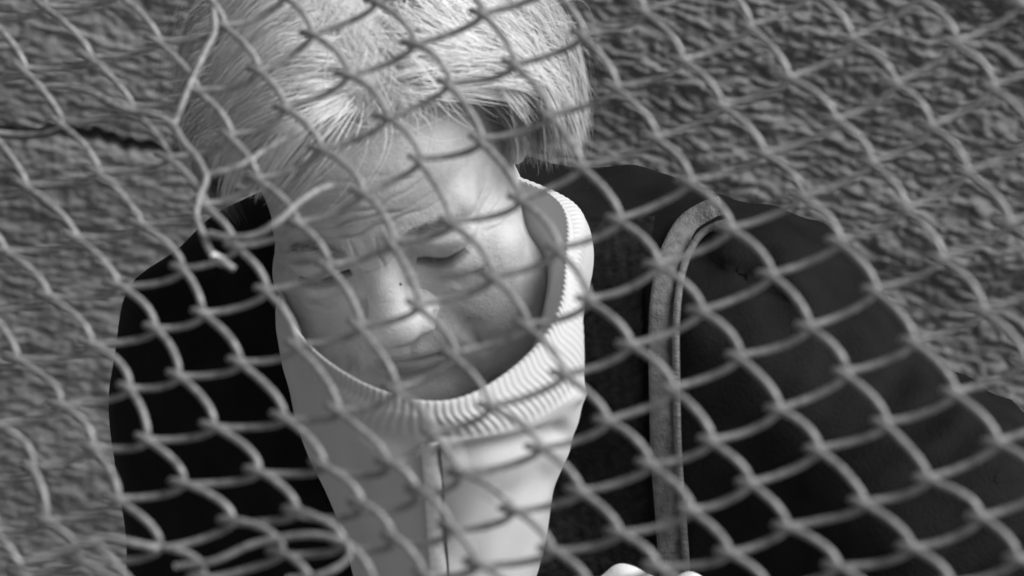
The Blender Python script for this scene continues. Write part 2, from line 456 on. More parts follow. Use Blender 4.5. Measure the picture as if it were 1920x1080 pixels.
loose([(330, 1062, .006), (400, 1052, .01), (470, 1022, .012), (540, 1006, .014), (600, 1004, .014), (652, 1020, .012), (648, 1052, .010), (600, 1078, .010), (540, 1086, .006)], WR * 0.95)
# ------------------------------------------------------------------ the man
HEAD_P, HEAD_Y, HEAD_R = math.radians(42), math.radians(14), math.radians(9.6)
# head local (x viewer's right, y face forward, z up) -> camera axes
base = np.array([[1, 0, 0], [0, 0, 1], [0, 1, 0]], float).T       # x->X, y->Z, z->Y
RH = rotz(HEAD_R) @ roty(-HEAD_Y) @ rotx(HEAD_P) @ base
EYE = np.array([0.0, 0.088, 0.0])
EYE_W = P(710, 487, 2.20)
def h2w(p):
    return EYE_W + cam2w((np.asarray(p, float) - EYE) @ RH.T)
man = bpy.data.objects.new('person', None); C.objects.link(man)
fx = P(800, 900, 2.38)
man.location = (fx[0] + 0.02, fx[1] + 0.06, 0.0)
man['label'] = 'white-haired man in white turtleneck and black coat, head bowed behind the fence'
man['category'] = 'person'

SX = 1.0
def head_sdf(p):
    """p in millimetres, head local"""
    x = p[..., 0]
    pm = p.copy(); pm[..., 0] = np.abs(x)                   # mirrored
    d = ell(p, (0, -6, 40), (76, 96, 80))
    d = smin(d, ell(p, (0, 34, -28), (63, 56, 84)), 22)
    d = smin(d, ell(p, (0, 48, 46), (57, 47, 42)), 20)
    d = smin(d, ell(p, (0, 40, -84), (55, 52, 40)), 22)
    d = smin(d, ell(p, (0, 86, -110), (22, 15, 16)), 18)
    d = smin(d, ell(p, (0, 68, -70), (34, 22, 34)), 16)
    d = smin(d, ell(pm, (45, 60, -27), (22, 22, 17)), 20)
    d = smin(d, ell(pm, (38, 62, -64), (25, 26, 30)), 22)
    d = smin(d, ell(pm, (26, 70, -96), (22, 20, 20)), 20)
    d = smin(d, ell(pm, (46, 48, -84), (25, 30, 34)), 20)
    d = smin(d, ell(p, (-6, 34, -126), (78, 54, 48)), 14)
    # brow ridge
    d = smin(d, cap(pm, (48, 68, 17), (13, 90, 16), 8, 8.5), 14)
    d = smin(d, ell(p, (0, 90, 18), (12, 7, 12)), 10)
    # eye sockets and closed lids
    d = smax(d, -ell(pm, (34, 97, -3), (21, 13, 13)), 13)
    d = smax(d, -ell(pm, (17, 99, -2), (8, 11, 10)), 9)
    d = smin(d, ell(pm, (35, 73.5, -3), (15.5, 14, 12.5)), 4)
    d = smin(d, ell(pm, (35, 75, 2), (18, 13.2, 8.5)), 4)
    # crease above the lid, lid margin
    d = smax(d, -cap(pm, (22, 90.5, 8), (50, 81, 6), 1.6, 1.3), 3.5)
    d = smax(d, -cap(pm, (21, 88.5, -7.6), (35, 89.2, -9.6), 1.1, 1.3), 1.8)
    d = smax(d, -cap(pm, (35, 89.2, -9.6), (50, 80, -5.5), 1.3, 1.0), 1.8)
    # bags
    d = smin(d, ell(pm, (34, 76, -19), (17, 11, 7.5)), 6)
    d = smax(d, -cap(pm, (20, 91, -19), (36, 88, -29), 1.2, 1.6), 5)
    d = smax(d, -cap(pm, (36, 88, -29), (54, 76, -24), 1.6, 0.8), 5)
    # nose
    d = smin(d, cap(p, (0, 88, 6), (0, 108, -30), 7.5, 10.5), 10)
    d = smin(d, ell(p, (0, 107, -37), (14.5, 13, 11.5)), 8)
    d = smin(d, ell(pm, (14.5, 99, -40), (8.5, 11.5, 8.5)), 5)
    d = smax(d, -ell(pm, (7.5, 104, -50), (4.3, 6.0, 4.2)), 3)
    d = smax(d, -cap(pm, (22.5, 103, -34), (24, 95, -46), 1.3, 2.0), 3.5)
    # muzzle and lips
    d = smin(d, ell(p, (0, 80, -70), (29, 17, 19)), 12)
    d = smax(d, -cap(p, (0, 104, -52), (0, 99, -60), 2.2, 2.6), 5)
    d = smin(d, cap(pm, (4, 95.5, -67.5), (22, 87, -71), 4.3, 2.4), 5)
    d = smin(d, cap(pm, (0, 93.5, -79), (18, 87, -76.5), 5.4, 3.0), 5)
    d = smax(d, -cap(pm, (0, 101.0, -72.8), (14, 97, -73.2), 1.4, 1.4), 2.0)
    d = smax(d, -cap(pm, (14, 97, -73.2), (28, 85.5, -76.5), 1.4, 1.8), 2.5)
    d = smax(d, -cap(p, (-11, 98.5, -90), (11, 98.5, -90), 3.6, 3.6), 8)
    # nasolabial folds, marionette lines
    d = smax(d, -cap(pm, (22, 100, -41), (33, 93.5, -60), 1.0, 0.6), 10)
    d = smax(d, -cap(pm, (33, 93.5, -60), (36, 89, -80), 0.6, 0.3), 8)
    d = smax(d, -ell(p, (0, 110, -14), (200, 0.1, 0.1)), 1)
    # neck
    d = smin(d, cap(p, (0, -12, -40), (0, -30, -170), 56, 58), 22)
    # skin folds: forehead, frown, crow's feet
    X, Y, Z = x, p[..., 1], p[..., 2]
    front = np.clip((Y - 45) / 25, 0, 1)
    fold = 0
    for z0, am, k in ((31, 1.0, .0011), (39, 1.15, .0016), (47.5, 1.0, .0012), (56, .7, .0018), (64, .4, .0015)):
        zz = z0 - k * X * X + 1.6 * np.sin(X * 0.11 + z0) + 0.05 * X + 0.8 * np.sin(X * .31 + 2 * z0)
        a = am * np.clip(1.15 - np.abs(X + 4 * math.sin(z0)) / 44, 0, 1) * (0.75 + 0.25 * np.sin(X * 0.23 + z0 * 1.7))
        fold = fold + a * np.exp(-((Z - zz) / 1.25) ** 2) - 0.35 * a * np.exp(-((Z - zz - 4.0) / 2.6) ** 2)
    for x0, sl in ((6.0, .10), (-6.5, -.08)):
        fold = fold + 0.9 * np.exp(-((X - x0 - sl * (Z - 15)) / 1.1) ** 2) * np.exp(-((Z - 14) / 9) ** 2)
    ax = np.abs(X)
    for k in range(4):
        zz = -2 + 5.2 * (k - 1.3) * (1 + (ax - 55) / 14)
        fold = fold + 0.55 * np.exp(-((Z - zz) / 0.95) ** 2) * np.clip((ax - 53) / 4, 0, 1) * np.clip((72 - ax) / 8, 0, 1)
    zz = 1 + 0.0 * Z
    fold = fold + 0.7 * np.exp(-((Z - 2.5 - 0.12 * X) / 0.9) ** 2) * np.exp(-(X / 9) ** 2)
    return d + 1.7 * fold * front

def build_head():
    nu, nv = 430, 420
    c = np.array([0, 12, -6.0])
    a = np.linspace(-1, 1, nu, endpoint=False)
    az = math.pi * (0.42 * a + 0.58 * a ** 3)             # dense in front
    b = np.linspace(-1, 1, nv)
    el_ = math.pi / 2 * (0.72 * b + 0.28 * b ** 3)
    AZ, EL = np.meshgrid(az, el_, indexing='ij')
    D = np.stack([np.sin(AZ) * np.cos(EL), np.cos(AZ) * np.cos(EL), np.sin(EL)], -1).reshape(-1, 3)
    r = np.full(len(D), 185.0)
    for k in range(34):
        d = head_sdf(c + D * r[:, None])
        r = r - np.clip(d, -4, 60) * (0.85 if k < 24 else 0.6)
        r = np.maximum(r, 20)
    p = c + D * r[:, None]
    p += 0.12 * D * fbm(p / 3.0, 3, 5)[:, None]
    p[:, 0] *= 1.0 + 0.125 * np.clip((34 - p[:, 2]) / 40, 0, 1)
    return p / 1000.0, grid_faces(nu, nv, wrap_u=True)
hp, hf = build_head()
head = mesh_from('head', h2w(hp), hf[:, ::-1], M_skin, man)
# lip colour as a second material slot on the lips
head.data.materials.append(M_lips)
ctr = hp[hf].mean(1) * 1000
lipm = ((np.abs(ctr[:, 0]) < 25) & (ctr[:, 1] > 82) & (ctr[:, 2] < -65.0 + np.abs(ctr[:, 0]) * -0.16) & (ctr[:, 2] > -82.5 + np.abs(ctr[:, 0]) * 0.22))
mi = lipm.astype(np.int32)
head.data.polygons.foreach_set('material_index', mi)

# ears
def ear_sdf(p):
    d = ell(p, (0, 0, 0), (7, 17, 32))
    d = smin(d, ell(p, (1, 3, -24), (6, 9, 11)), 6)
    d = smax(d, -ell(p, (9, 2, 3), (8, 9, 19)), 4)
    d = smin(d, ell(p, (3, 6, -6), (3.5, 5, 7)), 3)
    d = smin(d, cap(p, (3, -3, 18), (2, -7, -12), 2.5, 2.5), 3)
    return d
ev, ef = surface_nets(ear_sdf, (-14, -26, -42), (16, 26, 40), 1.6)
for s in (-1, 1):
    q = ev.copy()
    q = q @ rotx(math.radians(8)).T @ rotz(math.radians(16)).T
    q[:, 0] += 71; q[:, 1] += -18; q[:, 2] += 6
    q[:, 0] *= s
    o = mesh_from('ear', h2w(q / 1000), ef if s > 0 else ef[:, ::-1], M_skin, man)

# ---- hair
HC = np.array([0, -6, 42.0]); HRD = np.array([78, 98, 82.0])
def shell(dirv, h):
    """point on the hull at offset h (mm) in direction dirv (unit, head local)"""
    r = 1.0 / np.sqrt(((dirv / HRD) ** 2).sum(-1))
    return HC + dirv * (r + h)[..., None]
def hair_volume(dv):
    """thickness of the hair mass by direction"""
    up = np.clip(dv[:, 2], -0.4, 1); side = np.abs(dv[:, 0])
    h = 16 + 13 * np.clip(up, 0, 1) + 13 * side + 16 * np.clip(dv[:, 0] - 0.55, 0, 1) * np.exp(-((dv[:, 2] - 0.2) / 0.35) ** 2) / 0.45
    # parting: a shallow groove right of the middle
    h += 3.5 * np.sin(dv[:, 0] * 9 + 1.5 * dv[:, 1]) * np.clip(dv[:, 2] + .3, 0, 1)
    h -= 8 * np.clip(dv[:, 1] - 0.6, 0, 1)
    return h
PART = 0.20
cap_az = np.linspace(0, 2 * math.pi, 160, endpoint=False); cap_el = np.linspace(-0.35, math.pi / 2, 90)
CA, CE = np.meshgrid(cap_az, cap_el, indexing='ij')
cd = np.stack([np.sin(CA) * np.cos(CE), np.cos(CA) * np.cos(CE), np.sin(CE)], -1).reshape(-1, 3)
lim = -0.05 + 0.76 * np.clip(cd[:, 1], 0, 1) ** 1.5 - 0.42 * np.clip(-cd[:, 1], 0, 1)      # hairline height by direction
inside = cd[:, 2] > lim
ch = np.where(inside, hair_volume(cd) * 0.45 * np.clip((cd[:, 2] - lim) / 0.22, 0, 1), -6)
ch += 1.5 * vnoise(cd * 9, 4)
cp = shell(cd, ch)
mesh_from('hair_underlayer', h2w(cp / 1000), grid_faces(160, 90, wrap_u=True)[:, ::-1], M_cap, man)

CROWN = np.array([0.12, -0.55, 0.83]); CROWN /= np.linalg.norm(CROWN)
def comb(d, L, hv, fine, seed, STEP=14):
    """march strands over the hull; d root directions"""
    cl = vnoise(d * 5.0, seed + 1); cl2 = vnoise(d * 5.0, seed + 2); cl3 = vnoise(d * 11.0, seed + 3)
    P_ = [shell(d, np.full(len(d), 1.0))]; cur = d.copy()
    sweep = np.tanh((d[:, 0] - 0.27 + 0.04 * cl2) / 0.05); fr0 = np.clip((d[:, 1] - 0.15) / 0.5, 0, 1)
    for k in range(1, STEP):
        s = k / (STEP - 1)
        t = np.stack([1.0 * sweep, 0.36 - 0.72 * fr0 - 0.25 * (sweep > 0) + 0.12 * s, -0.20 - 0.35 * s + 0 * sweep], -1) + 0.15 * (cur - CROWN)
        t = t + fine + np.stack([0.26 * cl + 0.14 * np.sin(4 * s + 4 * cl3), 0.22 * cl2, 0.10 * cl3], -1)
        nrm = cur / (HRD ** 2); nrm /= np.linalg.norm(nrm, axis=1, keepdims=True)
        t = t - nrm * (t * nrm).sum(1, keepdims=True)
        t /= np.linalg.norm(t, axis=1, keepdims=True)
        q = P_[-1] + t * (L / (STEP - 1))[:, None]
        dv = q - HC; dv /= np.linalg.norm(dv, axis=1, keepdims=True)
        lift = hv * min(1.0, (s * 3.0)) ** 0.7 + 2.2 * np.sin(s * 6 + cl * 4) * s + 5.0 * s * s * cl2 + 3.0 * s * s * s * rightlift(dv)
        P_.append(shell(dv, np.maximum(lift, 2.5))); cur = dv
    return np.stack(P_, 1)
def rightlift(dv): return np.clip(dv[:, 0] - 0.5, 0, 1) * 4
def strands(n, seed):
    r = np.random.default_rng(seed)
    d = r.normal(size=(n * 6, 3)); d /= np.linalg.norm(d, axis=1, keepdims=True)
    lim = 0.10 + 0.72 * np.clip(d[:, 1], 0, 1) ** 1.5 - 0.45 * np.clip(-d[:, 1], 0, 1)
    d = d[(d[:, 2] > lim)][:n]
    n = len(d)
    def length(d):
        front = np.clip((d[:, 1] - 0.1) / 0.7, 0, 1); low = np.clip(0.65 - d[:, 2], 0, 1)
        return 84 * (1 + 0.22 * vnoise(d * 6.0, 77)) * (1 - 0.12 * front - 0.50 * low * (1 - 0.15 * (d[:, 0] > 0)) - 0.25 * np.clip(-d[:, 0] - .3, 0, 1))
    nc = 520
    dc = d[:nc]
    ctr = comb(dc, length(dc) * r.uniform(0.85, 1.2, nc), hair_volume(dc) * r.uniform(0.75, 1.05, nc), r.normal(size=(nc, 3)) * 0.10, seed)
    own = comb(d, length(d) * (0.42 + 0.85 * r.random(n) ** 0.8), hair_volume(d) * (0.40 + 0.66 * r.random(n) ** 0.6), r.normal(size=(n, 3)) * 0.035, seed)
    near = np.empty(n, int)
    for a in range(0, n, 4000):
        near[a:a + 4000] = np.argmax(d[a:a + 4000] @ dc.T, 1)
    s = np.linspace(0, 1, own.shape[1])[None, :, None]
    stick = (0.25 + 0.6 * r.random(n))[:, None, None]
    PP = own + (ctr[near] - own) * stick * s ** 1.6
    tc = r.normal(size=nc)[near]
    tn = 0.86 + 0.08 * vnoise(d * 4.5, 91) + 0.045 * r.normal(size=n) + 0.06 * tc
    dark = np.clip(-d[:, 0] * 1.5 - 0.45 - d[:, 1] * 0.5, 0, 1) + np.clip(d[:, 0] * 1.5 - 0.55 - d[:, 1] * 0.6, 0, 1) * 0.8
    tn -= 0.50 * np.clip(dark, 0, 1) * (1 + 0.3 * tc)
    return PP, np.clip(tn, 0.14, 0.9), 0.13 + 0.12 * r.random(n)

def ribbon_mesh(name, PP, tone, wid, material, parent, outward=HC):
    n, S_, _ = PP.shape
    T = np.gradient(PP, axis=1); T /= np.linalg.norm(T, axis=2, keepdims=True) + 1e-9
    O = PP - outward; O /= np.linalg.norm(O, axis=2, keepdims=True)
    Bn = np.cross(T, O); Bn /= np.linalg.norm(Bn, axis=2, keepdims=True) + 1e-9
    rr = np.random.default_rng(3); tw = rr.uniform(-0.2, 0.2, n)[:, None, None]
    Bn = Bn * np.cos(tw) + np.cross(T, Bn) * np.sin(tw)
    taper = np.clip(1.25 - 1.1 * np.linspace(0, 1, S_) ** 3, 0.12, 1)[None, :, None]
    w = wid[:, None, None] * taper
    mid = PP + np.cross(Bn, T) * 0.35 * w
    V = np.stack([PP - Bn * w, mid, PP + Bn * w], 2)            # n,S,3,3  (a shallow ridge so it is not flat)
    idx = np.arange(n * S_ * 3).reshape(n, S_, 3)
    f1 = np.stack([idx[:, :-1, 0], idx[:, 1:, 0], idx[:, 1:, 1], idx[:, :-1, 1]], -1).reshape(-1, 4)
    f2 = np.stack([idx[:, :-1, 1], idx[:, 1:, 1], idx[:, 1:, 2], idx[:, :-1, 2]], -1).reshape(-1, 4)
    o = mesh_from(name, h2w(V.reshape(-1, 3) / 1000), np.vstack([f1, f2]), material, parent)
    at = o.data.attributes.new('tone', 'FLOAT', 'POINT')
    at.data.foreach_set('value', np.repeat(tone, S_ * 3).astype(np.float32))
    return o
PP, tn, wd = strands(46000, 21)
# flyaway strands lifting off the mass
_r = np.random.default_rng(8); _d = _r.normal(size=(2600, 3)); _d /= np.linalg.norm(_d, axis=1, keepdims=True)
_d = _d[_d[:, 2] > 0.25 + 0.6 * np.clip(_d[:, 1], 0, 1)][:360]; _n = len(_d); _keep = None
FP_ = comb(_d, _r.uniform(50, 105, _n), hair_volume(_d) * _r.uniform(1.05, 1.35, _n), _r.normal(size=(_n, 3)) * 0.35, 33)
PP = np.concatenate([PP, FP_]); tn = np.concatenate([tn, _r.uniform(.6, .9, _n)]); wd = np.concatenate([wd, _r.uniform(.09, .14, _n)])
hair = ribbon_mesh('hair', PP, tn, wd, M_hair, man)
hair['kind'] = 'stuff'

# a lock falling on the forehead, wisps by the right ear
def lock(start, end, n, spread, seed, bend=(0, 8, 0), tonev=0.66):
    r = np.random.default_rng(seed); s = np.linspace(0, 1, 13)[None, :, None]
    a = np.array(start) + r.normal(size=(n, 3)) * spread; b = np.array(end) + r.normal(size=(n, 3)) * spread * 0.7
    q = a[:, None] * (1 - s) + b[:, None] * s + np.array(bend) * np.sin(math.pi * s) + r.normal(size=(n, 1, 3)) * 1.0 * np.sin(math.pi * s)
    return q, np.clip(tonev + 0.08 * r.normal(size=n), .2, .85), 0.28 + 0.15 * r.random(n)

# a small mole on the nose
_b = BVHTree.FromPolygons([Vector(q) for q in h2w(hp)], hf.tolist())
_dr = P(750, 533, 1.0) - CAM; _dr /= np.linalg.norm(_dr)
_h = _b.ray_cast(Vector(CAM), Vector(_dr))
if _h[0] is not None:
    _bm = bmesh.new(); bmesh.ops.create_icosphere(_bm, subdivisions=2, radius=0.0011)
    mesh_from('mole', np.array([np.array(v.co) * [1.2, 1, 1] for v in _bm.verts]) + np.array(_h[0]), [[v.index for v in f.verts] for f in _bm.faces], M_mole, man)
    _bm.free()
for a_, b_, n_, sp_, sd_, tv_ in (((80, -6, 48), (91, 10, -4), 520, (6, 9, 8), 41, .62), ((76, 14, 52), (84, 26, 8), 260, (5, 6, 7), 42, .60),
                                  ((84, -20, 34), (97, -12, -12), 420, (6, 8, 7), 43, .52), ((88, -4, 26), (112, 2, 12), 70, (5, 8, 8), 44, .75)):
    q_, t_, w_ = lock(a_, b_, n_, sp_, sd_, (7, 2, 2), tv_)
    ribbon_mesh('hair_lock', q_, t_, w_ * 0.6, M_hair, man)['kind'] = 'stuff'
# brows and lashes
def brow(s, seed, n=260):
    r = np.random.default_rng(seed); u = r.random(n)
    x = 12 + 34 * u; z = 17 + 6 * np.sin(u * 2.6) - 3 * u + 2.3 * r.normal(size=n) * (1 - 0.5 * u)
    st = []
    for k in range(n):
        st.append([s * x[k], 110, z[k]])
    return np.array(st)
bvh_head = BVHTree.FromPolygons([Vector(v) for v in hp * 1000], hf[::1].tolist())
def on_face(x, z):
    hit = bvh_head.ray_cast(Vector((x, 160, z)), Vector((0, -1, 0)))
    return np.array(hit[0]) if hit[0] is not None else np.array([x, 80, z])
PPb = []
r = np.random.default_rng(5)
for s, sd_ in ((-1, 5), (1, 6)):
    for x, _, z in brow(s, sd_):
        p0 = on_face(x, z); L = 7 + 4 * r.random()
        dirv = np.array([s * (0.85), -0.15, 0.35 - 0.9 * (abs(x) - 12) / 40]) + r.normal(size=3) * 0.15
        PPb.append([p0 + dirv * L * t + np.array([0, 1.6 * math.sin(math.pi * min(1, t * .8)) + .3, 0]) for t in np.linspace(0, 1, 6)])
PPb = np.array(PPb)
ribbon_mesh('eyebrows', PPb, np.clip(0.36 + 0.1 * r.normal(size=len(PPb)), .1, .6), np.full(len(PPb), 0.17), M_hair, man)['kind'] = 'stuff'
lash_v, lash_f = [], []
for s in (-1, 1):
    for k in range(46):
        u = k / 45; x = 21 + 29 * u; z = -7.6 - 2.2 * math.sin(u * math.pi) + 2.0 * u * u
        p0 = on_face(s * x, z + 0.4); L = 4.5 + 2.5 * math.sin(u * math.pi)
        dirv = np.array([s * (u - 0.35) * 0.9, 0.55, -0.75])
        w = h2w(np.array([p0 + dirv * L * t + np.array([0, 0.1, -0.3 * t]) for t in (0, .5, 1)]) / 1000)
        v, f = tube(w, [0.00022, 0.00016, 0.00006], 4)
        o = sum(len(q) for q in lash_v)
        lash_v.append(v); lash_f += [[i + o for i in q] for q in f]
lo_ = mesh_from('eyelashes', np.vstack(lash_v), lash_f, M_lash, man); lo_['kind'] = 'stuff'

# ---- clothes : bodies described in camera-aligned metres, (px, py, depth) centres
def cc(px, py, d):
    return np.array([(px - 960) / FPX * d, -(py - 540) / FPX * d, -d])
UPC = np.array([0, math.cos(PITCH), math.sin(PITCH)])            # world up in camera axes
def coat_sdf(p):
    dn = -UPC
    ch = cc(800, 900, 2.42)
    d = cap(p, cc(760, 560, 2.36), ch, 0.095, 0.15)
    d = smin(d, cap(p, cc(560, 640, 2.36), cc(1150, 590, 2.38), 0.085, 0.085), 0.05)
    d = smin(d, cap(p, ch, ch + dn * 0.5, 0.165, 0.175), 0.08)
    # collar mass rising behind the neck at the right
    d = smin(d, cap(p, cc(1010, 520, 2.34), cc(1190, 440, 2.36), 0.045, 0.034), 0.03)
    # shoulder and arm, viewer's right
    d = smin(d, cap(p, cc(1160, 620, 2.35), cc(1370, 680, 2.30), 0.085, 0.086), 0.04)
    d = smin(d, cap(p, cc(1370, 680, 2.30), cc(1740, 990, 2.26), 0.086, 0.080), 0.06)
    d = smin(d, cap(p, cc(1740, 990, 2.26), cc(2000, 1500, 2.30), 0.080, 0.06), 0.04)
    d = smin(d, cap(p, cc(1200, 950, 2.36), cc(1600, 1300, 2.36), 0.10, 0.10), 0.06)
    # shoulder and arm, viewer's left
    d = smin(d, cap(p, cc(620, 560, 2.36), cc(395, 640, 2.36), 0.07, 0.052), 0.04)
    d = smin(d, cap(p, cc(395, 640, 2.36), cc(415, 1150, 2.42), 0.052, 0.060), 0.03)
    d = smin(d, cap(p, cc(415, 1150, 2.42), cc(520, 1500, 2.40), 0.058, 0.045), 0.03)
    q = p * 1.0
    fo = 0.0035 * np.abs(np.sin(q[..., 0] * 95 - q[..., 1] * 60 + 4 * np.sin(q[..., 1] * 25))) * np.clip((q[..., 0] - 0.05) * 12, 0, 1)
    a_, b_ = cc(1296, 474, 2.22)[:2], cc(1500, 575, 2.22)[:2]
    t_ = np.clip(((q[..., :2] - a_) @ (b_ - a_)) / ((b_ - a_) @ (b_ - a_)), 0, 1)
    fo += 0.007 * np.exp(-(((q[..., :2] - a_ - t_[..., None] * (b_ - a_)) ** 2).sum(-1)) / 0.0045 ** 2) * np.sin(math.pi * np.clip(t_, .02, .98)) ** 0.4
    fo += 0.0022 * np.sin(q[..., 0] * 60 + q[..., 1] * 35 + 3 * np.sin(q[..., 1] * 14)) + 0.004 * np.sin(q[..., 0] * 23 - q[..., 1] * 31 + 1.0)
    d = smax(d + fo, -cap(p, cc(770, 520, 2.18), cc(810, 760, 2.27), 0.098, 0.070), 0.012)
    return d
def sweat_sdf(p):
    dn = -UPC
    a = cc(800, 880, 2.315); b = cc(835, 1010, 2.33); c_ = b + dn * 0.45
    d = cap(p, a, b, 0.082, 0.078)
    d = smin(d, cap(p, b, c_, 0.072, 0.085), 0.04)
    # soft bulge on the viewer's right and folds
    d = smin(d, ell(p, cc(930, 900, 2.28), (0.045, 0.055, 0.055)), 0.05)
    return d
v, f = surface_nets(coat_sdf, cc(100, 1500, 2.62) + np.array([0, -0.05, -0.05]), cc(2250, 200, 2.1) * np.array([1, 1, 1]) + np.array([0, 0.05, 0.05]), 0.006)
coat_w = CAM + cam2w(v)
coat = mesh_from('coat', coat_w, f, M_coat, man)
# collar: ribbed stand-up band, lofted between closed rings (px, py, depth)
rings = [
 # right, lower right, bottom, lower left, left, upper left, top, upper right
 [(1048,520,2.20),(1005,650,2.155),(860,757,2.11),(705,738,2.115),(572,640,2.175),(548,520,2.27),(720,330,2.33),(1010,385,2.27)],
 [(1068,520,2.19),(1034,668,2.145),(868,774,2.104),(696,754,2.110),(558,655,2.17),(534,525,2.265),(715,300,2.33),(1036,372,2.26)],
 [(1087,535,2.205),(1077,720,2.165),(905,812,2.115),(672,794,2.12),(556,690,2.18),(528,545,2.27),(715,300,2.35),(1066,376,2.275)],
 [(1088,620,2.235),(1076,800,2.195),(915,880,2.135),(690,870,2.14),(582,770,2.19),(532,590,2.28),(715,330,2.38),(1078,440,2.30)],
 [(1072,780,2.26),(1042,910,2.22),(925,980,2.165),(745,980,2.165),(622,890,2.20),(560,760,2.28),(740,500,2.39),(1060,640,2.34)],
 [(1028,990,2.28),(1000,1095,2.25),(905,1150,2.205),(780,1150,2.20),(676,1080,2.24),(640,980,2.32),(780,760,2.42),(1010,860,2.37)],
 [(1030,1500,2.42),(1000,1560,2.39),(905,1600,2.35),(780,1600,2.35),(676,1560,2.38),(640,1500,2.46),(780,1400,2.56),(1010,1440,2.52)],
]
def ring_curve(r, n):
    pts = np.array([P(*q) for q in r])
    k = len(pts); s = np.linspace(0, k, n, endpoint=False); i = np.floor(s).astype(int); t = (s - i)[:, None]
    a, b, c, d = pts[(i - 1) % k], pts[i % k], pts[(i + 1) % k], pts[(i + 2) % k]
    return 0.5 * (2 * b + (c - a) * t + (2 * a - 5 * b + 4 * c - d) * t ** 2 + (3 * b - a - 3 * c + d) * t ** 3)
NR = 1040
RC = np.stack([ring_curve(r, NR) for r in rings], 0)
inner_low = RC[0] - (np.array([0, 0, 1.0]) * 0.085) + 0.30 * (RC[0].mean(0) - RC[0])
RC = np.concatenate([inner_low[None], RC], 0)
NV = 120
col = np.stack([catmull(RC[:, k], NV) for k in range(0, NR)], 0)       # NR, NV, 3
cen = RC[1].mean(0)
seg = np.linalg.norm(np.diff(np.vstack([RC[2], RC[2][:1]]), axis=0), axis=1)
arc = np.cumsum(seg) - seg[0]
nrib = int(arc[-1] / 0.0047)
rib = 0.5 + 0.5 * np.cos(2 * math.pi * nrib * arc / (arc[-1] + seg[0]) + 0.5 * np.sin(arc * 90))
phi = 2 * math.pi * np.arange(NR) / NR                   # 0 right, pi/2 bottom, pi left
rib *= 0.25 + 0.75 * (0.5 + 0.5 * np.cos(phi - 0.5)) ** 1.5
gu = np.gradient(col, axis=0); gvv = np.gradient(col, axis=1)
gn = np.cross(gu, gvv); gn /= np.linalg.norm(gn, axis=2, keepdims=True) + 1e-12
outw = col - cen
sgn = 1.0 if (gn[:, -6] * outw[:, -6]).sum() > 0 else -1.0
vv_ = np.linspace(0, 1, NV)
vs = vv_ * 7.0                                        # ring number along the loft (0 = hidden inner wall)
ampl = 0.00085 * np.clip((vs - 1.1) / 0.4, 0, 1) * np.clip((3.15 - vs) / 0.3, 0, 1)
ampl2 = np.clip((vs - 3.0) / 0.4, 0, 1)
cx_, cy_, cd_ = topix(col)
def ridge(pts, amp, sig):
    best = np.full(cx_.shape, 1e9)
    for (x0, y0), (x1, y1) in zip(pts[:-1], pts[1:]):
        L2 = (x1 - x0) ** 2 + (y1 - y0) ** 2
        t = np.clip(((cx_ - x0) * (x1 - x0) + (cy_ - y0) * (y1 - y0)) / L2, 0, 1)
        best = np.minimum(best, np.hypot(cx_ - x0 - t * (x1 - x0), cy_ - y0 - t * (y1 - y0)))
    return amp * np.exp(-(best / sig) ** 2)
frontside = (cd_ < 2.30)
fold = ridge([(1075, 735), (960, 778), (880, 806), (830, 822)], 0.0066, 17) + ridge([(1050, 812), (960, 836), (880, 850)], -0.0062, 20)
fold += ridge([(640, 800), (720, 850), (790, 900)], 0.0040, 22) + ridge([(600, 720), (650, 840), (700, 980)], -0.0035, 30)
fold += ridge([(1020, 900), (930, 960), (870, 1060)], -0.0032, 30) + ridge([(700, 900), (690, 1000), (730, 1090)], 0.0034, 24)
fold += 0.0012 * fbm(col * 30, 2, 71)
fold = fold * ampl2[None, :] * frontside
col = col + sgn * gn * (rib[:, None] * ampl[None, :] + fold)[..., None]
cf = grid_faces(NR, NV, wrap_u=True)
kr = int(NV * 3.1 / 7)
mesh_from('ribbed_collar', col[:, :kr + 1].reshape(-1, 3), grid_faces(NR, kr + 1, wrap_u=True), M_knit, man)
sweater = mesh_from('sweater', col[:, kr:].reshape(-1, 3), grid_faces(NR, NV - kr, wrap_u=True), M_knit, man)

